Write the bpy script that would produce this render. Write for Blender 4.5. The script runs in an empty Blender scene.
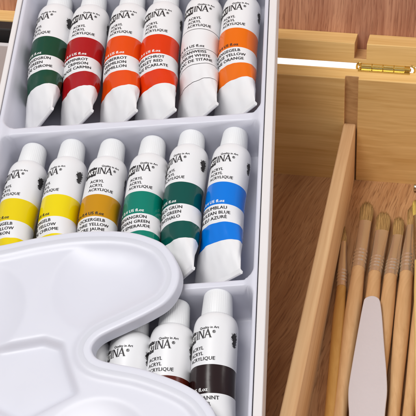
import bpy, math, random
import numpy as np
from mathutils import Matrix, Vector, noise
random.seed(7)
S = 0.01                                   # everything below is written in centimetres
scene = bpy.context.scene
C = scene.collection
PI = math.pi

# ------------------------------------------------------------------ camera geometry (cm)
f, cx, cy = 1300.0, 310.0, 208.0
phi, psi = math.radians(36), math.radians(7.9)
F = np.array([0, math.cos(phi), -math.sin(phi)]); U = np.array([0, math.sin(phi), math.cos(phi)]); R_ = np.array([1., 0, 0])
def ray(x, y): return F + R_*(x-cx)/f - U*(y-cy)/f
Hc = -(ray(340, 178.5)*57)[2]; CAM = np.array([0, 0, Hc])
def hit(x, y, P0, n):
    r = ray(x, y); return CAM + r*(((P0-CAM)@n)/(r@n))
bx = np.array([math.cos(psi), -math.sin(psi), 0]); by = np.array([math.sin(psi), math.cos(psi), 0]); bz = np.array([0, 0, 1.])
O = hit(340, 178.5, np.zeros(3), bz)
def B(x, y, z):
    """pixel -> box coordinates (u, b) on the level z"""
    q = hit(x, y, np.array([0, 0, z]), bz)-O; return float(q@bx), float(q@by)
tx = np.array([.990, -.0531, .134]); tx /= np.linalg.norm(tx)
ty = np.array([.0105, .9537, .3008]); ty -= tx*(ty@tx); ty /= np.linalg.norm(ty)
tn = np.cross(tx, ty)
T0 = CAM + ray(130, 170)*45.5
def T(x, y, w=0.):
    q = hit(x, y, T0+tn*w, tn)-T0; return float(q@tx), float(q@ty)

def frame(o, ex, ey, ez):
    m = Matrix.Identity(4)
    for i, e in enumerate((ex, ey, ez)):
        for r in range(3): m[r][i] = e[r]
    for r in range(3): m[r][3] = o[r]*S
    return m
BOXM = frame(O, bx, by, bz)
TRAYM = frame(T0, tx, ty, tn)

# ------------------------------------------------------------------ objects
def empty(name, mat, label=None, cat=None, group=None):
    o = bpy.data.objects.new(name, None); C.objects.link(o)
    o.empty_display_size = .01
    o.matrix_world = mat
    if label: o['label'] = label
    if cat: o['category'] = cat
    if group: o['group'] = group
    return o
def tag(o, label, cat, group=None):
    o['label'] = label; o['category'] = cat
    if group: o['group'] = group
    return o
class MB:
    def __init__(s): s.v = []; s.f = []; s.m = []
    def add(s, vs, fs, mi=0):
        n = len(s.v); s.v += [tuple(map(float, p)) for p in vs]; s.f += [tuple(i+n for i in q) for q in fs]; s.m += [mi]*len(fs)
    def box(s, x0, x1, y0, y1, z0, z1, mi=0):
        s.add([(x0,y0,z0),(x1,y0,z0),(x1,y1,z0),(x0,y1,z0),(x0,y0,z1),(x1,y0,z1),(x1,y1,z1),(x0,y1,z1)],
              [(0,3,2,1),(4,5,6,7),(0,1,5,4),(1,2,6,5),(2,3,7,6),(3,0,4,7)], mi)
    def prism(s, poly, fn0, fn1, mi=0):
        """poly of 2D points, fn0 / fn1 map them to the two end faces"""
        n = len(poly)
        s.add([fn0(*p) for p in poly]+[fn1(*p) for p in poly],
              [tuple(range(n))[::-1], tuple(range(n, 2*n))]+[(i, (i+1) % n, n+(i+1) % n, n+i) for i in range(n)], mi)
    def rings(s, rings, mi=0, cap0=True, cap1=True, mis=None):
        n = len(rings[0]); base = len(s.v)
        for r in rings: s.v += [tuple(map(float, p)) for p in r]
        for k in range(len(rings)-1):
            for i in range(n):
                a = base+k*n+i; b = base+k*n+(i+1) % n
                s.f.append((a, b, b+n, a+n)); s.m.append(mis[k] if mis else mi)
        if cap0: s.f.append(tuple(base+i for i in range(n))[::-1]); s.m.append(mis[0] if mis else mi)
        if cap1: s.f.append(tuple(base+(len(rings)-1)*n+i for i in range(n))); s.m.append(mis[-1] if mis else mi)
    def mesh(s, name, mats, smooth=None):
        me = bpy.data.meshes.new(name)
        me.from_pydata([tuple(c*S for c in p) for p in s.v], [], s.f)
        for m in (mats if isinstance(mats, (list, tuple)) else [mats]): me.materials.append(m)
        me.polygons.foreach_set('material_index', s.m)
        if smooth is not None:
            me.polygons.foreach_set('use_smooth', [True]*len(s.f))
            me.update()
            if smooth < 180: me.set_sharp_from_angle(angle=math.radians(smooth))
        me.update()
        return me
def link(name, me, parent=None, mat=None, bevel=0, seg=2):
    o = bpy.data.objects.new(name, me); C.objects.link(o)
    if parent: o.parent = parent
    if mat is not None: o.matrix_world = mat
    if bevel:
        b = o.modifiers.new('bevel', 'BEVEL'); b.width = bevel*S; b.segments = seg; b.limit_method = 'ANGLE'; b.angle_limit = math.radians(40)
        b.harden_normals = False
    return o

# ------------------------------------------------------------------ materials
def lin(r, g, b, k=1.0):
    def c(v):
        v /= 255.; return (v/12.92 if v <= .04045 else ((v+.055)/1.055)**2.4)*k
    return (c(r), c(g), c(b), 1)
def nmat(name):
    m = bpy.data.materials.new(name); m.use_nodes = True
    nt = m.node_tree; b = nt.nodes['Principled BSDF']; return m, nt, b
def plastic(name, col, rough=.4, bump=.0, bscale=300, sss=0., coat=0., mottled=0.03, spec=.5, dirt=0.0):
    m, nt, b = nmat(name); N = nt.nodes; L = nt.links
    b.inputs['Base Color'].default_value = col; b.inputs['Roughness'].default_value = rough
    b.inputs['Specular IOR Level'].default_value = spec
    tc = N.new('ShaderNodeTexCoord')
    if sss:
        b.inputs['Subsurface Weight'].default_value = sss; b.inputs['Subsurface Radius'].default_value = (1, .9, .9); b.inputs['Subsurface Scale'].default_value = .0015
    if coat: b.inputs['Coat Weight'].default_value = coat; b.inputs['Coat Roughness'].default_value = .15
    nz = N.new('ShaderNodeTexNoise'); nz.inputs['Scale'].default_value = 90; nz.inputs['Detail'].default_value = 5
    L.new(tc.outputs['Object'], nz.inputs['Vector'])
    if mottled:
        mr = N.new('ShaderNodeMapRange'); mr.inputs['To Min'].default_value = 1-mottled; mr.inputs['To Max'].default_value = 1+mottled
        L.new(nz.outputs['Fac'], mr.inputs['Value'])
        mx = N.new('ShaderNodeVectorMath'); mx.operation = 'SCALE'; mx.inputs[0].default_value = col[:3]
        L.new(mr.outputs['Result'], mx.inputs['Scale']); L.new(mx.outputs['Vector'], b.inputs['Base Color'])
        mr2 = N.new('ShaderNodeMapRange'); mr2.inputs['To Min'].default_value = max(.05, rough-.08); mr2.inputs['To Max'].default_value = rough+.08
        L.new(nz.outputs['Fac'], mr2.inputs['Value']); L.new(mr2.outputs['Result'], b.inputs['Roughness'])
    if bump:
        n2 = N.new('ShaderNodeTexNoise'); n2.inputs['Scale'].default_value = bscale; n2.inputs['Detail'].default_value = 3
        L.new(tc.outputs['Object'], n2.inputs['Vector'])
        bp = N.new('ShaderNodeBump'); bp.inputs['Strength'].default_value = bump; bp.inputs['Distance'].default_value = .0006
        L.new(n2.outputs['Fac'], bp.inputs['Height']); L.new(bp.outputs['Normal'], b.inputs['Normal'])
    return m
def wood(name, dark, light, axis='X', rot=(0, 0, 0), fibre=9.0, band=1.1, stretch=14, rough=.5, pores=0.0, porecol=None, contrast=1.0, bump=.25, warp=.6, spec=.35):
    """grain runs along `axis`; scales are per centimetre"""
    m, nt, b = nmat(name); N = nt.nodes; L = nt.links
    tc = N.new('ShaderNodeTexCoord')
    mp0 = N.new('ShaderNodeMapping'); mp0.inputs['Rotation'].default_value = rot; mp0.inputs['Scale'].default_value = (100, 100, 100)
    L.new(tc.outputs['Object'], mp0.inputs['Vector'])
    # slow warp so that the grain wanders
    wn = N.new('ShaderNodeTexNoise'); wn.inputs['Scale'].default_value = .16; wn.inputs['Detail'].default_value = 2
    L.new(mp0.outputs['Vector'], wn.inputs['Vector'])
    ws = N.new('ShaderNodeVectorMath'); ws.operation = 'SUBTRACT'; ws.inputs[1].default_value = (.5, .5, .5)
    L.new(wn.outputs['Color'], ws.inputs[0])
    wsc = N.new('ShaderNodeVectorMath'); wsc.operation = 'SCALE'; wsc.inputs['Scale'].default_value = warp*4
    L.new(ws.outputs['Vector'], wsc.inputs[0])
    wa = N.new('ShaderNodeVectorMath'); wa.operation = 'ADD'
    L.new(mp0.outputs['Vector'], wa.inputs[0]); L.new(wsc.outputs['Vector'], wa.inputs[1])
    def stretched(sc, st, detail, dist=0.):
        mp = N.new('ShaderNodeMapping')
        s = [sc]*3; s['XYZ'.index(axis)] = sc/st
        mp.inputs['Scale'].default_value = s
        L.new(wa.outputs['Vector'], mp.inputs['Vector'])
        n = N.new('ShaderNodeTexNoise'); n.inputs['Scale'].default_value = 1; n.inputs['Detail'].default_value = detail; n.inputs['Distortion'].default_value = dist
        L.new(mp.outputs['Vector'], n.inputs['Vector']); return n
    n1 = stretched(band, stretch, 3, .4); n2 = stretched(fibre, stretch*1.6, 4)
    mixv = N.new('ShaderNodeMath'); mixv.operation = 'MULTIPLY_ADD'; mixv.inputs[1].default_value = .5
    L.new(n2.outputs['Fac'], mixv.inputs[0])
    h = N.new('ShaderNodeMath'); h.operation = 'MULTIPLY'; h.inputs[1].default_value = .5; L.new(n1.outputs['Fac'], h.inputs[0])
    L.new(h.outputs[0], mixv.inputs[2])
    r = N.new('ShaderNodeValToRGB'); e = r.color_ramp.elements
    w = .16/contrast
    e[0].position = .5-w; e[0].color = dark; e[1].position = .5+w; e[1].color = light
    L.new(mixv.outputs[0], r.inputs['Fac'])
    out = r.outputs['Color']; hgt = mixv.outputs[0]
    if pores:
        n3 = stretched(fibre*1.35, stretch*.55, 3, .3)
        pr = N.new('ShaderNodeMapRange'); pr.inputs['From Min'].default_value = .54; pr.inputs['From Max'].default_value = .68; pr.inputs['To Max'].default_value = pores
        L.new(n3.outputs['Fac'], pr.inputs['Value'])
        mx = N.new('ShaderNodeMix'); mx.data_type = 'RGBA'
        L.new(pr.outputs['Result'], mx.inputs['Factor']); L.new(out, mx.inputs['A']); mx.inputs['B'].default_value = porecol
        out = mx.outputs['Result']
        sb = N.new('ShaderNodeMath'); sb.operation = 'SUBTRACT'; L.new(hgt, sb.inputs[0]); L.new(pr.outputs['Result'], sb.inputs[1]); hgt = sb.outputs[0]
    L.new(out, b.inputs['Base Color'])
    b.inputs['Roughness'].default_value = rough; b.inputs['Specular IOR Level'].default_value = spec
    bp = N.new('ShaderNodeBump'); bp.inputs['Strength'].default_value = bump; bp.inputs['Distance'].default_value = .0004
    L.new(hgt, bp.inputs['Height']); L.new(bp.outputs['Normal'], b.inputs['Normal'])
    return m
def metal(name, col, rough=.25, scratch=0.1):
    m, nt, b = nmat(name); N = nt.nodes; L = nt.links
    b.inputs['Base Color'].default_value = col; b.inputs['Metallic'].default_value = 1
    tc = N.new('ShaderNodeTexCoord'); nz = N.new('ShaderNodeTexNoise'); nz.inputs['Scale'].default_value = 500; nz.inputs['Detail'].default_value = 4
    L.new(tc.outputs['Object'], nz.inputs['Vector'])
    mr = N.new('ShaderNodeMapRange'); mr.inputs['To Min'].default_value = rough-scratch; mr.inputs['To Max'].default_value = rough+scratch
    L.new(nz.outputs['Fac'], mr.inputs['Value']); L.new(mr.outputs['Result'], b.inputs['Roughness'])
    return m

PINE_D, PINE_L = lin(208, 164, 96), lin(242, 206, 142)
M = {}
M['pine_u'] = wood('pine_along_wall', PINE_D, PINE_L, 'X', fibre=9, band=1.2, stretch=26, contrast=.8, bump=.14, warp=.12)
M['pine_b'] = wood('pine_along_divider', lin(206, 160, 114), lin(238, 202, 154), 'Y', fibre=6, band=2.6, stretch=30, contrast=.95, bump=.15, warp=.05)
M['slot'] = wood('sawn_slot_wood', lin(190, 146, 96), lin(216, 174, 122), 'X', fibre=10, stretch=3, contrast=1.2)
for key, rt in (('veneer_floor', 13), ('veneer_floor_b', 3)):
    M[key] = wood('red_'+key, lin(170, 121, 79), lin(203, 157, 112), 'Y', rot=(0, 0, math.radians(rt)), fibre=13, band=1.0, stretch=34, pores=.5, porecol=lin(112, 68, 38), contrast=1.2, warp=.25, bump=.3)
M['veneer_lid'] = wood('red_veneer_lid', lin(160, 106, 82), lin(202, 150, 120), 'Y', fibre=13, band=1.0, stretch=30, pores=.5, porecol=lin(118, 70, 50), contrast=1.2, bump=.3, warp=.1)
M['brass'] = metal('brass', lin(226, 200, 128), .25)
M['insert'] = plastic('pale_lavender_plastic', (.62, .62, .70, 1), .42, bump=.06, bscale=160, sss=.15, mottled=.012)
M['carton'] = plastic('off_white_carton', (.70, .67, .67, 1), .65, bump=.15, bscale=700)
M['palette'] = plastic('palette_plastic', (.64, .645, .72, 1), .34, bump=.05, bscale=120, sss=.15, mottled=.01)
M['white'] = plastic('white_tube_coating', (.75, .75, .77, 1), .36, bump=.14, bscale=130, mottled=.015)
M['capw'] = plastic('white_cap_plastic', (.73, .735, .75, 1), .45, bump=.03, mottled=.015)
M['ink'] = plastic('black_print', (.02, .018, .02, 1), .5, mottled=0)
M['inkw'] = plastic('white_print', (.85, .85, .85, 1), .5, mottled=0)
M['knife'] = plastic('pinkish_white_plastic', (.64, .595, .62, 1), .42, bump=.12, bscale=900, mottled=.02)
M['sheet_grey'] = plastic('pale_grey', (.66, .64, .66, 1), .5, bump=.05)
M['black'] = plastic('matte_black', (.012, .011, .012, 1), .6, bump=.1)
M['table'] = plastic('white_table', (.9, .9, .9, 1), .6)
M['ferrule'] = metal('dull_brass_ferrule', lin(222, 204, 180), .24, .06)
M['ferrule'].node_tree.nodes['Principled BSDF'].inputs['Metallic'].default_value = .75
M['ferrule_y'] = metal('steel_ferrule', lin(200, 200, 190), .25, .08)

# ------------------------------------------------------------------ table (setting)
mb = MB(); mb.box(-260, 260, -200, 320, -3, -1.0)
t = link('tabletop', mb.mesh('tabletop', M['table'])); t['kind'] = 'structure'

# ------------------------------------------------------------------ wooden box
box = empty('wooden_box', BOXM, 'open pale wooden paint box with a reddish veneer floor and raised hinged lid', 'box')
WT, WH = .87, 5.065
UL, UR, BF = -19.5, 6.3, -27.
SLU0, SLU1, SLD = .14, .69, .25
def child(name, mb_, mats, parent, bevel=0, smooth=None, seg=2):
    o = link(name, mb_.mesh(name, mats, smooth), parent, None, bevel, seg); return o
mb = MB()
poly = [(UL, 0), (SLU0, 0), (SLU0, SLD), (SLU1, SLD), (SLU1, 0), (UR, 0), (UR, WT), (UL, WT)]
n = len(poly)
mb.prism(poly, lambda x, y: (x, y, -.6), lambda x, y: (x, y, WH))
# the sawn faces of the slot get the rougher wood
for i, q in enumerate(mb.f):
    ids = [k % n for k in q]
    if len(q) == 4 and set(ids) <= {1, 2, 3, 4}: mb.m[i] = 1
child('back_wall', mb, [M['pine_u'], M['slot']], box, .035)
mb = MB(); mb.box(UL+.002, .37, BF+.8, -.002, -.55, 0); child('floor_panel', mb, M['veneer_floor'], box)
mb = MB(); mb.box(.372, UR-.002, BF+.8, -.002, -.55, 0); child('floor_panel', mb, M['veneer_floor_b'], box)
mb = MB(); mb.box(UL-WT, UL-.004, BF, WT, -.6, WH); child('side_wall', mb, M['pine_b'], box, .05)
mb = MB(); mb.box(UR+.004, UR+WT, BF, WT, -.6, WH); child('side_wall', mb, M['pine_b'], box, .05)
mb = MB(); mb.box(UL, UR, BF, BF+.795, -.6, WH); child('front_wall', mb, M['pine_u'], box, .05)

# lid: raised a little past upright; e runs up the lid, m looks at the camera
beta = math.radians(80)
LB = 1.02
lz = hit(330, 61.5, O+by*LB, by)[2]
lo = O+by*LB+bz*lz
le = by*math.cos(beta)+bz*math.sin(beta); lm = -by*math.sin(beta)+bz*math.cos(beta)
LIDM = frame(lo, bx, le, lm)          # local x along the hinge, y up the lid, z towards the viewer
lid = empty('lid', Matrix.Identity(4)); lid.parent = box; lid.matrix_world = LIDM
lid.rotation_mode = 'XYZ'
LT, LD, LH = .88, 1.3, 24.
mb = MB()
NU0, NU1, ND = .40, .90, .68
poly = [(UL-WT, 0), (UR+WT, 0), (UR+WT, LT), (NU1, LT), (NU1, LT-ND), (NU0, LT-ND), (NU0, LT), (UL-WT, LT)]
mb.prism(poly, lambda x, y: (x, y, -LD), lambda x, y: (x, y, 0))
for i, q in enumerate(mb.f):
    ids = [k % 8 for k in q]
    if len(q) == 4 and set(ids) <= {3, 4, 5, 6}: mb.m[i] = 1
child('lid_frame', mb, [M['pine_u'], M['slot']], lid, .03)
mb = MB(); mb.box(UL-WT+.01, UR+WT-.01, .01, LH, -LD-.4, -LD-.003); child('lid_panel', mb, M['veneer_lid'], lid)
mb = MB(); mb.box(UL-WT, UL, LT+.004, LH, -LD+.001, 0); mb.box(UR, UR+WT, LT+.004, LH, -LD+.001, 0); mb.box(UL+.003, UR-.003, LH-LT, LH-.003, -LD+.001, -.003)
child('lid_frame', mb, M['pine_b'], lid, .05)

# brass hinge between wall and lid
hz_ = (WH+lz)/2
hb = LB-.02
hx0, hx1 = B(361, 68, WH)[0], B(410, 72, WH)[0]
hinge = empty('hinge', Matrix.Identity(4)); hinge.parent = box; hinge.matrix_world = BOXM
HR = .165
def cylx(mb, x0, x1, yc, zc, r, n=24, mi=0, r2=None):
    rs = []
    for x, rr in ((x0, r*.9), (x0+.02, r), (x1-.02, r), (x1, r*.9)):
        rs.append([(x, yc+rr*math.cos(2*PI*i/n), zc+rr*math.sin(2*PI*i/n)) for i in range(n)])
    mb.rings(rs, mi)
kn = 4; kw = (hx1-.22-hx0)/kn
for k in range(kn):
    mb = MB(); cylx(mb, hx0+k*kw+.008, hx0+(k+1)*kw-.008, hb, hz_-.05, HR)
    child('knuckle', mb, M['brass'], hinge, 0, 35)
mb = MB(); cylx(mb, hx0-.05, hx1+.04, hb, hz_-.05, .07); child('pin', mb, M['brass'], hinge, 0, 40)
mb = MB()
for k in (0, 2): mb.box(hx0+k*kw+.01, hx0+(k+1)*kw-.01, hb-.14, hb-.10, hz_-.03, lz+.0)
mb.box(hx0-.1, hx1, hb-.14, hb+.25, lz-.05, lz-.005)
child('leaf', mb, M['brass'], hinge, .01)
mb = MB(); mb.box(hx0-.1, hx1, hb-.36, hb-.02, WH+.004, WH+.045); child('leaf', mb, M['brass'], hinge, .01)
# bent wire loops at both ends of the hinge
def arc_tube(mb, pts, r, n=10):
    rs = []
    P = [Vector(p) for p in pts]
    for i, p in enumerate(P):
        t_ = (P[min(i+1, len(P)-1)]-P[max(i-1, 0)]).normalized()
        a = t_.cross(Vector((.13, .9, .2))).normalized(); b_ = t_.cross(a)
        rs.append([tuple(p+a*r*math.cos(2*PI*k/n)+b_*r*math.sin(2*PI*k/n)) for k in range(n)])
    mb.rings(rs)
mb = MB()
arc_tube(mb, [(hx1+.02+.19*math.cos(a), hb-.12, hz_+.21*math.sin(a)) for a in np.linspace(-PI*.5, PI*.5, 14)], .05)
child('end_loop', mb, M['brass'], hinge, 0, 60)
mb = MB()
arc_tube(mb, [(hx0-.02-.15*math.cos(a), hb-.12, hz_+.21*math.sin(a)) for a in np.linspace(-PI*.5, PI*.5, 14)], .05)
child('end_loop', mb, M['brass'], hinge, 0, 60)

# ------------------------------------------------------------------ divider: a loose slat standing in the slot
DZ = 2.9
mb = MB()
prof = []
w0, w1, rr = .115, .63, .07
for (cx_, cz_, a0) in ((w1-rr, DZ-rr, 0), (w0+rr, DZ-rr, 90)):
    for k in range(6):
        a = math.radians(a0+k*18); prof.append((cx_+rr*math.cos(a), cz_+rr*math.sin(a)))
prof = [(w1, .01)]+prof+[(w0, .01)]
rs = []
for b_, dz_, ins in ((SLD-.03, -.34, .03), (SLD-.10, -.16, .0), (SLD-.22, -.05, 0), (SLD-.45, 0, 0), (-9, 0, 0), (-18, 0, 0), (-26.1, 0, 0)):
    rs.append([(min(max(x, w0+ins), w1-ins), b_, z+dz_ if z > 1 else z) for x, z in prof])
mb.rings(rs)
div = link('wooden_divider', mb.mesh('wooden_divider', M['pine_b'], 45), None, BOXM)
tag(div, 'long pale wooden divider slat slotted into the back wall, left of the brushes', 'divider')

# ------------------------------------------------------------------ plain stand-ins for unidentified shapes, far left corner
def wallpt(x, y, b_):
    q = hit(x, y, O+by*b_, by)-O; return float(q@bx), float(q[2])
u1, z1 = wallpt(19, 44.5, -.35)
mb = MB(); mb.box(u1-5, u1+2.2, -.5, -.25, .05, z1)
g = link('grey_sheet', mb.mesh('grey_sheet', M['sheet_grey']), None, BOXM, .05)  # grey slab standing in for an unidentified pale area
tag(g, 'pale grey sheet standing upright at the back wall, far left beside the carton', 'sheet')
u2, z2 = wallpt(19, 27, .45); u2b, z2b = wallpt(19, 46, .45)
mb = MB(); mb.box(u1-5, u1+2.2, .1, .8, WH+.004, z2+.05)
g = link('black_strip', mb.mesh('black_strip', M['black']), None, BOXM, .06)  # black bar filling an unidentified dark area
tag(g, 'black strip lying on the box wall under the lid, far left corner', 'strip')

# ------------------------------------------------------------------ carton + plastic insert
carton = empty('carton_tray', TRAYM, 'shallow off-white carton holding the plastic insert of paint tubes', 'carton')
CU0, CU1, CV0, CV1 = -5.47, 5.03, -13.6, 10.25
CB = -2.05
for (a, b_, c, d) in ((CU0, CU0+.22, CV0, CV1), (CU1-.30, CU1, CV0, CV1), (CU0+.223, CU1-.303, CV0, CV0+.25), (CU0+.223, CU1-.303, CV1-.25, CV1)):
    mb = MB(); mb.box(a, b_, c, d, CB, .04)
    if b_ == CU1 and a > 0: mb.v = [(x-(.30 if (x > a+.1 and z < 0) else .12 if z < 0 else 0), y, z) for x, y, z in mb.v]
    child('side_panel', mb, M['carton'], carton, .05, None, 3)
mb = MB(); mb.box(CU0+.02, CU1-.33, CV0+.02, CV1-.02, CB-.06, CB+.0-.004); child('base_panel', mb, M['carton'], carton)

# heightfield of the vacuum formed insert
IU0, IU1, IV0, IV1 = CU0+.25, CU1-.335, CV0+.32, CV1-.32
RIB = [(2.28, -.030), (-5.16, .008), (9.9, 0)]                    # v of each rib crest at u=0 and its slant
NUv, NVv = 200, 420
uu = np.linspace(IU0, IU1, NUv); vv = np.linspace(IV0, IV1, NVv)
UU, VV = np.meshgrid(uu, vv)
def rrect(u, v, u0, u1, v0, v1, r):
    """distance inside a rounded rectangle (positive inside)"""
    du = np.abs(u-(u0+u1)/2)-(u1-u0)/2+r; dv = np.abs(v-(v0+v1)/2)-(v1-v0)/2+r
    return -(np.minimum(np.maximum(du, dv), 0)+np.hypot(np.maximum(du, 0), np.maximum(dv, 0))-r)
def sm(t): t = np.clip(t, 0, 1); return t*t*(3-2*t)
Z = np.zeros_like(UU)
V1s = VV+.030*UU; V2s = VV-.008*UU
for (v0, v1, VVs) in ((2.36, 9.75, V1s), (-4.92, 2.12, None), (-13.0, -5.09, V2s)):
    if VVs is None:
        k = (VV-v0)/(v1-v0); VVs = V2s*(1-k)+V1s*k
    d = rrect(UU, VVs, IU0+.12, IU1-.12, v0, v1, .45)
    Z = np.minimum(Z, -1.90*sm(d/(.22 if v1 < -5 else .36))**.9)
# ribs sit a little under the rim
ribmask = sm((rrect(UU, VV, IU0+.12, IU1-.12, IV0+.2, IV1-.2, .4))/.35)
Z = np.minimum(Z, -.14*ribmask)
mb = MB()
vs = np.stack([UU, VV, Z], -1).reshape(-1, 3)
idx = np.arange(NUv*NVv).reshape(NVv, NUv)
fs = np.stack([idx[:-1, :-1], idx[:-1, 1:], idx[1:, 1:], idx[1:, :-1]], -1).reshape(-1, 4)
def npmesh(name, vs, fs, mat_):
    me = bpy.data.meshes.new(name); me.from_pydata((np.asarray(vs)*S).tolist(), [], [tuple(int(i) for i in q) for q in fs]); me.materials.append(mat_)
    me.polygons.foreach_set('use_smooth', [True]*len(fs)); me.update(); return me
ins = link('plastic_insert', npmesh('plastic_insert', vs, fs, M['insert']), None, TRAYM)
so = ins.modifiers.new('wall', 'SOLIDIFY'); so.thickness = .06*S; so.offset = -1
tag(ins, 'pale lavender-white moulded plastic insert with three rows of wells for the tubes', 'insert')

# ------------------------------------------------------------------ lettering helpers
_tc = {}
def text2d(s, size, spacing=1.0, bold=0.0):
    key = (s, size, spacing, bold)
    if key in _tc: return _tc[key]
    cu = bpy.data.curves.new('t', 'FONT'); cu.body = s; cu.size = 1; cu.space_character = spacing; cu.resolution_u = 2; cu.offset = bold
    cu.fill_mode = 'FRONT'
    o = bpy.data.objects.new('t', cu); C.objects.link(o)
    dg = bpy.context.evaluated_depsgraph_get(); dg.update()
    me = bpy.data.meshes.new_from_object(o.evaluated_get(dg))
    vs = [(v.co.x*size, v.co.y*size) for v in me.vertices]; fs = [tuple(p.vertices) for p in me.polygons]
    C.objects.unlink(o); bpy.data.objects.remove(o); bpy.data.curves.remove(cu); bpy.data.meshes.remove(me)
    w = max(v[0] for v in vs) if vs else 0
    _tc[key] = (vs, fs, w); return _tc[key]
def glyph_INA(h):
    """inscriptional serif capitals I N A, as polygons (quads)"""
    q = []
    def quad(*p): q.append(p)
    def serif(x, y, w=.17): quad((x-w/2, y), (x+w/2, y), (x+w/2, y+.035), (x-w/2, y+.035))
    x = 0.1
    quad((x-.05, 0), (x+.05, 0), (x+.05, 1), (x-.05, 1)); serif(x, 0, .24); serif(x, .965, .24)
    x = .38                                               # N
    quad((x, 0), (x+.05, 0), (x+.05, 1), (x, 1)); serif(x+.03, 0, .2); quad((x-.09, .965), (x+.08, .965), (x+.08, 1), (x-.09, 1))
    quad((x, 1), (x+.13, 1), (x+.70, 0), (x+.60, 0))
    quad((x+.64, -.03), (x+.70, -.03), (x+.70, 1), (x+.65, 1)); serif(x+.67, .965, .22)
    x = 1.22                                              # A
    quad((x, 0), (x+.05, 0), (x+.42, 1.05), (x+.36, 1.05)); quad((x+.32, 1.0), (x+.42, 1.05), (x+.84, 0), (x+.70, 0))
    quad((x+.17, .34), (x+.62, .34), (x+.60, .39), (x+.19, .39)); serif(x+.02, 0, .2); serif(x+.78, 0, .26)
    vs = []; fs = []
    for p in q:
        k = len(vs); vs += [(a*h*.92, b_*h) for a, b_ in p]; fs.append((k, k+1, k+2, k+3))
    return vs, fs, 2.12*h*.92

# ------------------------------------------------------------------ paint tubes
TR = .70; TL = 5.25
ALPHA = math.radians(42)
def section(s, ang, off=0., alpha=ALPHA, phase=0.):
    """point of the tube skin: s = cm below the shoulder, ang = angle from the top, clockwise = right"""
    t_ = max(0., min(1., (s-1.15)/(TL-1.15)))
    k = t_**2.5
    b_ = TR*(1-k)+.028*k; a = TR*(1+.86*(1-(1-k)**1.15))
    if s < 0:                                             # rounded shoulder
        q = max(0., 1-(-s/.46)**2.2)**.6
        a = b_ = TR*(.74+.26*q)
    # direction measured in the rolled frame
    phi_ = PI/2-ang-alpha
    x = a*math.cos(phi_)+off*math.cos(phi_); y = b_*math.sin(phi_)+off*math.sin(phi_)
    dent = 0
    if .55 < s <= 2.6: dent = .010*noise.noise(Vector((phase*1.7+2*math.cos(phi_), 2*math.sin(phi_), s*.9)))*min(1, (s-.55)/.5)
    if s > 2.6 and s < TL-.02:
        dent = .010*noise.noise(Vector((phase*1.7+2*math.cos(phi_), 2*math.sin(phi_), s*.9)))+(.045*noise.noise(Vector((phase+2.6*math.cos(phi_), 2*math.sin(phi_)+phase, s*1.5)))+.016*noise.noise(Vector((phase+6*math.cos(phi_), 6*math.sin(phi_), s*3.1))))*min(1, (s-2.6)/.8)
    x += dent*math.cos(phi_); y += dent*math.sin(phi_)
    X = x*math.cos(alpha)-y*math.sin(alpha)
    if s > 1.6:                                           # the pressed tail spreads a little to the right
        q = min(1., (s-1.6)/2.2); q = q*q*(3-2*q); X = X*(1+.06*q)+.09*q
    return (X, -s, x*math.sin(alpha)+y*math.cos(alpha))
BANDS = (1.37, 2.32, 3.07, 3.79)
_capmesh = None
def cap_mesh():
    global _capmesh
    if _capmesh: return _capmesh
    mb = MB(); n = 132; rs = []
    prof = [(.44, .30), (.475, .44), (.49, .480), (.52, .492), (1.05, .462), (1.26, .448), (1.34, .425), (1.385, .39), (1.41, .33), (1.422, .25), (1.427, .13)]
    for (y, r) in prof:
        rs.append([((r+(.008 if (i % 3 == 0 and .50 < y < 1.30) else 0))*math.sin(2*PI*i/n), y, (r+(.008 if (i % 3 == 0 and .50 < y < 1.30) else 0))*math.cos(2*PI*i/n)) for i in range(n)])
    mb.rings(rs)
    _capmesh = mb.mesh('cap', M['capw'], 50); return _capmesh
bandmats = {}
def band_mat(col):
    if col not in bandmats: bandmats[col] = plastic('band_%d_%d_%d' % col, lin(*[max(0, c-3) for c in col], .84), .19, bump=.10, bscale=150, coat=.0, mottled=.03, spec=.42)
    return bandmats[col]
def splat(seed, w, h):
    """inky feathered mark: a dark leaf-shaped blot with short hairs"""
    rnd = random.Random(seed); vs = []; fs = []
    for k in range(9):
        y = -h*.5+h*k/8; ww = w*.36*math.sin(PI*(k+.7)/9.4)*rnd.uniform(.5, 1.2)
        vs += [(-ww, y), (0, y), (ww*rnd.uniform(.6, 1), y)]
        if k: i = 3*k; fs += [(i-3, i-2, i+1, i), (i-2, i-1, i+2, i+1)]
    for k in range(44):
        y = rnd.uniform(-h*.5, h*.5); sg = rnd.choice((-1, 1)); a = rnd.uniform(.35, 1.2)
        x0 = sg*w*.12; l = rnd.uniform(.10, .22)*(1-abs(y/h)); d = (sg*math.cos(a)*l, math.sin(a)*l)
        i = len(vs); vs += [(x0, y-.014), (x0+d[0], y+d[1]), (x0, y+.014)]; fs.append((i, i+1, i+2))
    return vs, fs, w
def patch():
    """brushed black block behind the first letters, cut in strips so that it follows the skin"""
    vs = []; fs = []; n_ = 12; rnd = random.Random(11)
    for k in range(n_+1):
        x = -.84+.44*k/n_
        lo = -.05-.03*rnd.random()+(.05 if k == 0 else 0); hi = .31+.04*rnd.random()-(.08 if k == 0 else 0)
        vs += [(x, lo), (x, (lo+hi)/2), (x, hi)]
        if k: i = 3*k; fs += [(i-3, i, i+1, i-2), (i-2, i+1, i+2, i-1)]
    return vs, fs, 0
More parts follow.
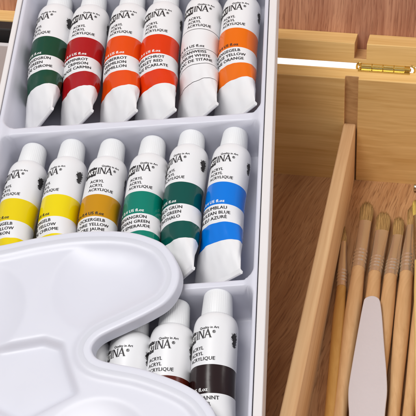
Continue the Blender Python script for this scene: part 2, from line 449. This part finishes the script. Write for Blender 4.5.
def paint_tube(px, py, ppx, ppy, col, lines, roll, label, flip_ink, alpha=42, w_top=-.15, outlined=False, tilt=0., scl=1.):
    """px,py: crest of the first colour band in the photograph; ppx,ppy: a second crest point lower on the tube"""
    al = math.radians(alpha)
    e_ = 1.3 if py < 60 else 0
    px -= 2.6+e_; ppx -= 2.6+e_+.03*(ppy-py)                   # the crest sits left of the middle of the tube
    c0 = np.array(T(px, py, w_top)); c1 = np.array(T(ppx, ppy, w_top))
    d = (c0-c1)/np.linalg.norm(c0-c1)
    ax = (tx*d[0]+ty*d[1])*math.cos(math.radians(tilt))+tn*math.sin(math.radians(tilt))
    rx = np.cross(ax, tn); rx /= np.linalg.norm(rx); up = np.cross(rx, ax)
    org = T0+tx*c0[0]+ty*c0[1]+tn*w_top-up*TR*scl+ax*BANDS[0]*scl
    root = empty('paint_tube', frame(org, rx*scl, ax*scl, up*scl), label, 'paint tube', 'paint tubes lying in the plastic insert')
    ph = px*.37
    ss = [-.46, -.455, -.44, -.41, -.37, -.32, -.26, -.18, -.09, 0, .4, .8, 1.1]
    s_ = 1.1
    brk = list(BANDS)+[1.345, 2.345, 3.045, 3.815]
    ss += list(np.arange(1.25, TL, .11))+brk+[TL]
    ss = sorted(ss); n = 72
    mis = []
    for k in range(len(ss)-1):
        m_ = (ss[k]+ss[k+1])/2
        if outlined: mis.append(1 if (abs(m_-1.357) < .0125 or abs(m_-2.332) < .0125 or abs(m_-3.057) < .0125 or abs(m_-3.80) < .0125) else 0)
        else: mis.append(1 if (BANDS[0] < m_ < BANDS[1] or BANDS[2] < m_ < BANDS[3]) else 0)
    rs = [[section(s, 2*PI*i/n, 0, al, ph) for i in range(n)] for s in ss]
    mb = MB(); mb.rings(rs, 0, True, True, mis)
    child('body', mb, [M['white'], M['ink'] if outlined else band_mat(col)], root, 0, 60)
    # folded crimp
    mb = MB(); ca, sa = math.cos(al), math.sin(al)
    hw = TR*1.86+.005
    def cp(x, y, z): return ((x*ca-z*sa)*1.06+.09, y, x*sa+z*ca)
    prof = [(-TL+.17, .075), (-TL+.15, .075), (-TL-.0, .05), (-TL-.025, .0), (-TL-.0, -.045), (-TL+.10, -.05), (-TL+.12, 0.)]
    mb.prism(prof, lambda y, z: cp(-hw, y, z), lambda y, z: cp(hw, y, z))
    child('crimped_end', mb, M['white'], root, .015)
    link('cap', cap_mesh(), root)
    # lettering wrapped round the skin
    rl = math.radians(roll+8)
    def wrap(mb, g, x0, s0, off, mi=0, strike=0):
        vs, fs, w = g
        mb.add([section(s0-y, (x0+x)/TR+rl, off, al, ph) for x, y in vs], fs, mi)
        if strike: mb.add([section(s0-y-.003, (x0+x+strike)/TR+rl, off+.0012, al, ph) for x, y in vs], fs, mi)
    mb = MB()
    g = glyph_INA(.275); wrap(mb, g, -.36, .48, .008, 0, .018)
    wrap(mb, text2d('®', .135, 1, .02), .20, .33, .008)
    wrap(mb, text2d('Quality in Art', .108, 1.03), -.24, .165, .008, 0, .007)
    wrap(mb, patch(), 0, .49, .006)
    wrap(mb, splat(3, .42, .50), TR*1.42, .42, .007)
    wrap(mb, splat(5, .26, .40), -.86, .40, .005)
    for k, s in enumerate(('ACRYL', 'ACRYL', 'ACRYLIQUE')): wrap(mb, text2d(s, .165, 1.04), -.58, .86+k*.185, .008, 0, .009)
    if lines:
        for k, s in enumerate(lines):
            g = text2d(s, .178, 1.03); wrap(mb, g, max(-1.05, .18-g[2]) if g[2] < 1.4 else -1.15, 2.53+k*.2, .008, 0, .011)
    ft = text2d('12 ml e 0.4 US fl.oz', .17, 1.04)
    if flip_ink: wrap(mb, ft, .12-ft[2], 2.25, .008, 0, .011)
    child('black_lettering', mb, M['ink'], root)
    mb = MB(); wrap(mb, text2d('ART', .25, .86, .02), -.81, .46, .012)
    if not flip_ink: wrap(mb, ft, .12-ft[2], 2.25, .008, 0, .011)
    child('white_lettering', mb, M['inkw'], root)
    return root

R1 = 'in the top row'
TUBES = [
 # crest px, second crest px, colour, colour names, roll, label, black small print on the band
 (49, 36, 44.6, 60, (9, 74, 54), ('CHROMOXIDGRÜN', 'OXIDE GREEN', 'OXYDE DE CHROME'), -22, 'white paint tube with dark forest green bands, leftmost of the top row', False),
 (84.5, 37, 79.5, 69, (178, 24, 32), ('KARMINROT', 'CRIMSON', 'ROUGE CARMIN'), 5, 'white paint tube with deep crimson red bands, second in the top row', False),
 (124.5, 35.6, 120, 70, (238, 82, 18), ('ZINNOBERROT', 'VERMILION', 'VERMILLON'), -3, 'white paint tube with orange-red bands, between the crimson and the scarlet tube', False),
 (159.8, 34, 156.2, 68, (232, 62, 14), ('SCHARLACHROT', 'SCARLET RED', 'ROUGE ECARLATE'), -2, 'white paint tube with scarlet bands, just left of the all-white tube', False),
 (201.0, 29, 198.5, 60, (235, 235, 235), ('TITANWEISS', 'TITANIUM WHITE', 'BLANC DE TITANE'), 5, 'all-white paint tube with thin black outlines instead of coloured bands', True),
 (239.0, 27.5, 236.2, 60, (244, 118, 16), ('ORANGEGELB', 'ORANGE YELLOW', 'JAUNE ORANGE'), -7, 'white paint tube with bright orange bands and black small print, rightmost of the top row', True),
 (15.5, 198, 10, 221, (242, 216, 8), ('ZITRONENGELB', 'LEMON YELLOW', 'JAUNE CITRON'), -18, 'white paint tube with yellow bands at the left end of the middle row', True),
 (58, 194, 53, 222, (246, 222, 2), ('CHROMGELB', 'CHROME YELLOW', 'JAUNE DE CHROME'), -28, 'white paint tube with yellow bands, right beside the ochre tube', True),
 (98.5, 194, 93.3, 224, (208, 148, 8), ('OCKERGELB', 'OCHRE YELLOW', 'OCRE JAUNE'), 12, 'white paint tube with brownish ochre yellow bands', True),
 (142, 191, 138, 222, (4, 132, 112), ('VIRIDIANGRÜN', 'VIRIDIAN GREEN', 'VERT EMERAUDE'), 0, 'white paint tube with teal green bands, touching the edge of the palette', False),
 (182.5, 181.5, 179, 211, (2, 84, 76), ('PHTHALO GRÜN', 'PHTHALO GREEN', 'VERT PHTHALO'), -24, 'white paint tube with dark green bands, left of the blue one', False),
 (225.3, 181.5, 220.4, 220, (0, 126, 232), ('COELEUMBLAU', 'CERULEAN BLUE', 'BLEU AZURÉ'), -8, 'white paint tube with bright blue bands, rightmost of the middle row', False),
 (81.5, 390, 77.5, 421, (120, 40, 20), ('SIENA GEBRANNT', 'BURNT SIENNA', 'TERRE DE SIENNE'), -10, 'white paint tube almost hidden under the palette, at the tip of the notch', False),
 (123.5, 383, 120.5, 410, (120, 60, 25), ('UMBRA NATUR', 'RAW UMBER', 'TERRE D OMBRE'), -20, 'white paint tube whose lettering shows inside the notch of the palette', False),
 (165.0, 375, 162.0, 404, (96, 32, 18), ('SIENA GEBRANNT', 'BURNT SIENNA', 'SIENNE BRULEE'), -9, 'white paint tube with a reddish brown band just showing above the palette edge', False),
 (211.2, 364, 209.6, 391, (40, 22, 22), ('UMBRA GEBRANNT', 'BURNT UMBER', 'OMBRE BRULEE'), -20, 'white paint tube with a blackish brown band, rightmost of the bottom row', False),
]
for k, (a, b_, c, d, col, ln, rl, lb, fl) in enumerate(TUBES):
    paint_tube(a, b_, c, d, col, ln, rl, lb, fl, alpha=(50, 47, 44, 42, 45, 44, 46, 46, 46, 46, 49, 40, 46, 46, 46, 46)[k], outlined=(k == 4), tilt=(5. if k > 11 else 0.), scl=(1.03 if k > 11 else 1.06 if k < 6 else 1.))

# ------------------------------------------------------------------ palette
PW = .52
out_px = [(-60,252),(-25,247),(0,244.5),(36,237),(72,231.5),(100,230),(119,230.4),(138.5,233),(157.7,239.7),(167,246.5),(174.5,257),(179.3,271),(177,286),(167,301),(150,312),(126,323.7),(109,331.5),(99,337),(93,343.5),(91.5,349.5),(95,356),(103,360),(117.5,363.2),(140,367.5),(162,374.5),(181,382),(197,391),(208,402),(216,416),(220,440),(212,470),(180,500),(120,520),(40,522),(-50,505),(-120,460),(-150,400),(-150,330),(-115,280)]
ctrl = np.array([T(x, y, PW) for x, y in out_px])
def catmull(P, sub=10):
    n = len(P); out = []
    for i in range(n):
        p0, p1, p2, p3 = P[i-1], P[i], P[(i+1) % n], P[(i+2) % n]
        for k in range(sub):
            t_ = k/sub
            out.append(.5*((2*p1)+(-p0+p2)*t_+(2*p0-5*p1+4*p2-p3)*t_**2+(-p0+3*p1-3*p2+p3)*t_**3))
    return np.array(out)
poly = catmull(ctrl, 8)
def poly_sdf(P, poly):
    """signed distance (positive inside) and closest boundary point"""
    A = poly; Bp = np.roll(poly, -1, 0); best = np.full(len(P), 1e9); cl = np.zeros((len(P), 2)); ins_ = np.zeros(len(P), bool)
    for a, b_ in zip(A, Bp):
        e = b_-a; t_ = np.clip(((P-a)@e)/max(e@e, 1e-12), 0, 1); q = a+t_[:, None]*e; dd = np.hypot(*(P-q).T)
        m_ = dd < best; best[m_] = dd[m_]; cl[m_] = q[m_]
        cond = ((a[1] > P[:, 1]) != (b_[1] > P[:, 1]))
        with np.errstate(divide='ignore', invalid='ignore'):
            xi = (b_[0]-a[0])*(P[:, 1]-a[1])/(b_[1]-a[1])+a[0]
        ins_ ^= cond & (P[:, 0] < xi)
    return np.where(ins_, best, -best), cl
hs = .055
lo_, hi_ = poly.min(0)-.1, poly.max(0)+.1
gx = np.arange(lo_[0], hi_[0], hs); gy = np.arange(lo_[1], hi_[1], hs)
GX, GY = np.meshgrid(gx, gy); P2 = np.stack([GX, GY], -1).reshape(-1, 2)
sd, cl = poly_sdf(P2, poly)
INS = .26
away = np.where((sd > 0)[:, None], P2-cl, cl-P2); away /= np.maximum(np.hypot(*away.T), 1e-9)[:, None]
Pm = np.where((sd < INS)[:, None], cl+away*INS, P2); sdm = np.maximum(sd, INS)
def circ(px_, py_, r): c_ = np.array(T(px_, py_, PW-.05)); return r-np.hypot(*(Pm-c_).T)
def well_poly(px_pts, r):
    q = np.array([T(x, y, PW-.3) for x, y in px_pts]); q = catmull(q, 6) if False else q
    # round the corners: shrink then offset
    s_, _ = poly_sdf(Pm, q); return s_+r*0
# lip: rounded raised border, then a shallow step down
h = -.085*sm((sdm-.46)/.20)
def dish(d, depth, wall, ring=.05):
    e = (sdm-.60)*1.6; d = -np.log(np.exp(-6*np.clip(d, -8, 8))+np.exp(-6*np.clip(e, -8, 8)))/6
    """d: distance inside the well edge"""
    if wall > 1: t_ = np.clip(d/wall, 0, 1); prof = -depth*(1-(1-t_)**2.6)
    else: prof = -depth*sm(d/wall)
    ringh = ring*np.exp(-((d+.14)/.13)**2)
    return prof, ringh
wells = []
for (px_, py_, r, dep) in ((109, 281, 1.95, .24), (-34, 312, 2.0, .24), (92, 450, 1.75, .24), (-60, 420, 1.6, .24)):
    d = circ(px_, py_, r); a, b2 = dish(d, dep, r, .0); h += a+b2
quad_px = [(-50, 349), (0, 347), (46, 339), (66, 345), (82, 397), (30, 424), (15, 426), (-50, 392)]
d = well_poly(quad_px, .3)
# soften the polygon distance near its corners
cq = np.array([T(x, y, PW-.3) for x, y in quad_px]).mean(0)
a, b2 = dish(d, .25, .24, .0); h += a+b2
keep = sd > INS-hs*1.6
idx = -np.ones(len(P2), int); idx[keep] = np.arange(keep.sum())
I = idx.reshape(GX.shape); SDg = sd.reshape(GX.shape)
q = np.stack([I[:-1, :-1], I[:-1, 1:], I[1:, 1:], I[1:, :-1]], -1).reshape(-1, 4)
sq = np.stack([SDg[:-1, :-1], SDg[:-1, 1:], SDg[1:, 1:], SDg[1:, :-1]], -1).reshape(-1, 4)
q = q[(q >= 0).all(1) & (sq > INS).any(1)]
V3 = np.column_stack([Pm[keep], PW+h[keep]])
# light smoothing of the height field keeps the moulded forms soft
hh = (PW+h).reshape(GX.shape).copy(); insd = (SDg > .40)
for _ in range(4):
    av = hh.copy(); av[1:-1, 1:-1] = (hh[:-2, 1:-1]+hh[2:, 1:-1]+hh[1:-1, :-2]+hh[1:-1, 2:]+4*hh[1:-1, 1:-1])/8
    hh = np.where(insd, av, hh)
V3[:, 2] = hh.reshape(-1)[keep]
verts = V3.tolist(); faces = [tuple(int(i) for i in r) for r in q]
# skirt: a smooth turned-down edge following the outline
nb = len(poly); bsk = len(verts); fs2 = []
cen = poly.mean(0)
e_ = np.roll(poly, -1, 0)-np.roll(poly, 1, 0); nrm = np.stack([e_[:, 1], -e_[:, 0]], -1); nrm /= np.linalg.norm(nrm, axis=1)[:, None]
area = .5*np.sum(poly[:, 0]*np.roll(poly[:, 1], -1)-np.roll(poly[:, 0], -1)*poly[:, 1])
if area < 0: nrm = -nrm
RB = .10
ringsk = [(-.43, PW-.012), (-.40, PW-.006), (-.262, PW), (-.23, PW), (-.19, PW), (-.13, PW)]+[(-RB+RB*math.sin(a), PW-RB+RB*math.cos(a)) for a in np.linspace(.2, 1.45, 8)]+[(.01, PW-.25), (.03, .08)]
for (o_, z) in ringsk:
    for k in range(nb): verts.append((poly[k, 0]+nrm[k, 0]*o_, poly[k, 1]+nrm[k, 1]*o_, z))
for r in range(len(ringsk)-1):
    for k in range(nb):
        a = bsk+r*nb+k; b_ = bsk+r*nb+(k+1) % nb
        faces.append((a, a+nb, b_+nb, b_) if area > 0 else (a, b_, b_+nb, a+nb))
pal = link('paint_palette', npmesh('paint_palette', verts, faces, M['palette']), None, TRAYM)
tag(pal, 'white plastic kidney-shaped mixing palette with moulded wells, lying over the tubes', 'palette')

# ------------------------------------------------------------------ brushes
HZ = .34
M['handle'] = wood('brush_handle_wood', lin(198, 154, 106), lin(224, 184, 136), 'Y', fibre=9, band=1.6, stretch=25, contrast=.8, bump=.06, rough=.35, spec=.5)
M['handle_y'] = wood('yellow_handle_wood', lin(190, 140, 70), lin(212, 164, 92), 'Y', fibre=9, band=1.6, stretch=25, contrast=.8, bump=.06, rough=.35, spec=.5)
M['handle_pale'] = wood('pale_handle_wood', lin(224, 196, 120), lin(242, 216, 146), 'Y', fibre=9, band=1.6, stretch=25, contrast=.8, bump=.06, rough=.35)
def bristle_mat(name, c):
    m, nt, b = nmat(name); N = nt.nodes; L = nt.links
    tc = N.new('ShaderNodeTexCoord'); mp = N.new('ShaderNodeMapping'); mp.inputs['Scale'].default_value = (3000, 60, 3000)
    nz = N.new('ShaderNodeTexNoise'); nz.inputs['Scale'].default_value = 1; L.new(tc.outputs['Object'], mp.inputs['Vector']); L.new(mp.outputs['Vector'], nz.inputs['Vector'])
    r = N.new('ShaderNodeValToRGB'); e = r.color_ramp.elements; e[0].position = .35; e[1].position = .65
    e[0].color = (c[0]*.6, c[1]*.55, c[2]*.5, 1); e[1].color = (min(1, c[0]*1.2), min(1, c[1]*1.2), c[2]*1.2, 1)
    L.new(nz.outputs['Fac'], r.inputs['Fac']); L.new(r.outputs['Color'], b.inputs['Base Color']); b.inputs['Roughness'].default_value = .5
    return m
M['bristle'] = bristle_mat('hog_bristle', lin(202, 166, 108))
M['bristle_y'] = bristle_mat('yellow_bristle', lin(232, 206, 110))
def brush(tip, bend, fend, end, w_tip, w_fe, w_han, w_end, round_, label, z=HZ, hm='handle', fm='ferrule', bm='bristle', dz_end=0., ragged=.24, seed=0, flat=.42):
    """tip, bend (bristle base), fend (ferrule end), end: pixel points; widths in pixels"""
    rnd = random.Random(seed)
    pts = []
    q3 = [np.array([*B(p[0], p[1], z), z]) for p in (tip, bend, fend, end)]
    base = q3[2]
    axis = q3[1]-q3[3]; axis[2] = 0; axis /= np.linalg.norm(axis)
    rx = np.array([axis[1], -axis[0], 0])
    org = O+bx*base[0]+by*base[1]+bz*z
    axw = bx*axis[0]+by*axis[1]; rxw = bx*rx[0]+by*rx[1]
    root = empty('paint_brush', frame(org, rxw, axw, bz), label, 'paint brush', 'paint brushes lying side by side in the narrow compartment')
    def k_(p): r = hit(p[0], p[1], np.array([0, 0, z]), bz); return f/float((r-CAM)@F)      # px per cm at this point
    def along(p): return float((p-base)@axis)
    def across(p): return float((p-base)@rx)
    yt, yb, ye = along(q3[0]), along(q3[1]), along(q3[3])
    rf0 = w_fe/2/k_(fend); rh = w_han/2/k_((fend[0], fend[1]+60)); re = w_end/2/k_(end); wt = w_tip/2/k_(tip)
    n = 40
    def ring(y, a, b_, xc=0, zc=0): return [(xc+a*math.sin(2*PI*i/n), y, zc+b_*math.cos(2*PI*i/n)) for i in range(n)]
    # handle: swells below the ferrule and thins away
    rs = []
    L_ = -ye
    for t_ in np.linspace(0, 1.8, 34):
        rr_ = rf0*.93+(rh-rf0*.93)*float(sm(np.array(t_/.30)))
        rr_ += (re-rh)*float(sm(np.array((t_-.35)/.65)))-re*.35*float(sm(np.array((t_-1)/.8)))
        rs.append(ring(-t_*L_+.03, rr_, rr_))
    mb = MB(); mb.rings(rs); child('handle', mb, M[hm], root, 0, 60)
    # ferrule: round at the handle, pressed flat at the bristles, with crimp rings
    rs = []; xcb = across(q3[1])
    wt_b = wt*(1.0 if not round_ else .8)
    for t_ in np.linspace(0, 1, 60):
        y = -.02+t_*(yb+.02); cr = 0
        for c_ in (.10, .17, .24, .31):
            cr += -.018*math.exp(-((t_-c_)/.011)**2)+.012*math.exp(-((t_-c_-.035)/.014)**2)
        g_ = float(sm(np.array((t_-.25)/.75)))
        a = rf0*(1-g_)+wt_b*.93*g_; b_ = rf0*(1-g_)+(wt_b*flat if not round_ else wt_b*.9)*g_
        rs.append(ring(y, a+cr, b_+cr, xcb*t_))
    mb = MB(); mb.rings(rs, 0, True, True); child('ferrule', mb, M[fm], root, 0, 70)
    # bristles: packed hairs, each a thin tapering sliver
    mb = MB(); xt = across(q3[0]); fl = .9 if round_ else flat
    for k in range(800):
        a = rnd.uniform(0, 2*PI); r_ = math.sqrt(rnd.uniform(0, 1))
        x0 = wt_b*.9*r_*math.cos(a); z0 = wt_b*.9*fl*r_*math.sin(a)
        ln = (yt-yb)*(1-rnd.uniform(0, ragged)); 
        edge = abs(r_*math.cos(a))
        if round_: ln *= 1-.5*r_**2; x1 = x0*.45; z1 = z0*.45
        else: ln *= 1-.22*edge**3; x1 = x0*(1.02+rnd.uniform(-.1, .12)); z1 = z0*.75
        x1 += rnd.uniform(-.02, .02); z1 += rnd.uniform(-.015, .015)
        r0 = .012; ph_ = rnd.uniform(0, 2)
        bow = rnd.uniform(-.02, .03)
        rr3 = []
        for (t_, rad) in ((0, r0), (.5, r0), (.85, r0*.7), (1, r0*.15)):
            X = xcb+(xt-xcb)*t_+x0+(x1-x0)*t_+bow*math.sin(PI*t_); Y = yb-.03+(ln+.03)*t_; Z_ = z0+(z1-z0)*t_
            rr3.append([(X+rad*math.cos(ph_+2*PI*j/3), Y, Z_+rad*math.sin(ph_+2*PI*j/3)) for j in range(3)])
        mb.rings(rr3, 0, False, True)
    child('bristles', mb, M[bm], root, 0, 180)
    return root
brush((344.8, 226), (343.8, 243), (341.5, 288), (329, 416), 8, 10.3, 13, 13, True, 'thin round paint brush, leftmost, next to the wooden divider', z=.27, hm='handle_y', seed=1)
brush((367.5, 202), (365.5, 222), (358.3, 270), (341.5, 416), 13.0, 14.2, 16.3, 14, False, 'widest flat paint brush with the tip reaching highest, left of the white knife', z=.36, seed=2)
brush((384, 212), (382, 232), (374.8, 275), (364, 416), 14.5, 14.3, 15.5, 14, False, 'flat paint brush whose handle disappears under the white knife', z=.34, seed=3)
brush((399.5, 217), (398, 236), (390.3, 278), (379, 416), 11.0, 14.3, 15.5, 14, False, 'flat paint brush with a worn pointed tip, right of the one under the knife', z=.34, seed=4, ragged=.3)
brush((413, 206), (411.5, 226), (406.3, 275), (394.5, 416), 10.0, 14.5, 16, 13, False, 'slim flat paint brush, second from the right side of the compartment', z=.34, seed=5, ragged=.2)
brush((432, 205), (430, 226), (424.5, 275), (408, 416), 12.0, 14.5, 15.5, 12, False, 'paint brush of which only the lower handle shows at the right edge', z=.34, seed=6)
brush((416.5, 200), (417.5, 216), (420, 262), (421.5, 416), 9, 12, 14, 16.5, False, 'pale yellow paint brush lying on top of the others at the far right edge', z=.95, hm='handle_pale', fm='ferrule_y', bm='bristle_y', seed=8)

# small metal clip at the right edge
cu_, cb_ = B(419, 188, .2)
mb = MB(); cylx(mb, -.28, .28, 0, 0, .16, 20); mb.box(-.26, .26, -.08, .3, -.14, -.06)
g = link('metal_clip', mb.mesh('metal_clip', M['ferrule_y'], 40), None, frame(O+bx*(cu_+.05)+by*cb_+bz*.2, bx, by, bz))
tag(g, 'small steel clip on the veneer floor at the far right, above the brush tips', 'clip')

# ------------------------------------------------------------------ plastic palette knife on top of the brushes
KZ = .80
kpx = [(366.5,297.0),(371,295.6),(375.5,296.2),(379,298.5),(380.6,303),(382.2,316),(384.4,345),(386.5,370),(387.3,390),(386.2,403),(385,416),(381,470),(376,520),(374,620),(352,620),(351,520),(350,470),(349,416),(348.4,403),(348.3,391),(349.5,380),(354.5,350),(360.6,316),(363.4,302),(364.4,298.8)]
kc = np.array([B(x, y, KZ) for x, y in kpx])
kp = catmull(kc, 4)
org2 = kc.mean(0)
mb = MB(); mb.prism([tuple(p) for p in (kp-org2)][::-1], lambda x, y: (x, y, 0), lambda x, y: (x, y, .11))
kn_ = link('palette_knife', mb.mesh('palette_knife', M['knife'], 40), None, frame(O+bx*org2[0]+by*org2[1]+bz*(KZ-.11), bx, by, bz), .035, 3)
tag(kn_, 'pinkish-white plastic palette knife lying on top of the brush handles', 'palette knife')

# ------------------------------------------------------------------ camera
cam = bpy.data.cameras.new('camera'); co = bpy.data.objects.new('camera', cam); C.objects.link(co); scene.camera = co
cam.sensor_width = 36; cam.lens = f/416*36; cam.shift_x = -(cx-208)/416; cam.shift_y = (cy-208)/416
cam.clip_start = .05; cam.clip_end = 100
co.location = (0, 0, Hc*S); co.rotation_euler = (math.radians(90-36), 0, 0)

# ------------------------------------------------------------------ light
w = bpy.data.worlds.new('World'); scene.world = w; w.use_nodes = True
bg = w.node_tree.nodes['Background']; bg.inputs['Color'].default_value = (.93, .94, 1, 1); bg.inputs['Strength'].default_value = .40
def area(name, loc, target, sx, sy, power, col=(1, 1, 1)):
    l = bpy.data.lights.new(name, 'AREA'); l.shape = 'RECTANGLE'; l.size = sx; l.size_y = sy; l.energy = power; l.color = col
    o = bpy.data.objects.new(name, l); C.objects.link(o); o.location = loc
    o.rotation_euler = (Vector(target)-Vector(loc)).to_track_quat('-Z', 'Y').to_euler(); return o
tg = (0, .42, .02)
area('key_light', (-.45, .0, 1.25), tg, .9, .6, 14.5, (1, .985, .95))  # soft key lamp out of view, overhead left; no actual window
area('side_softbox', (.95, .25, .8), tg, .5, .5, 3.2, (1, .96, .92))
area('background_light', (0, 1.3, .55), (0, .75, 0), .8, .3, 10, (1, 1, 1))  # added lamp out of view, whitens the table seen through the hinge gap
vs_ = scene.view_settings; vs_.view_transform = 'Standard'; vs_.look = 'None'; vs_.exposure = 0; vs_.gamma = 1
scene.cycles.use_denoising = True
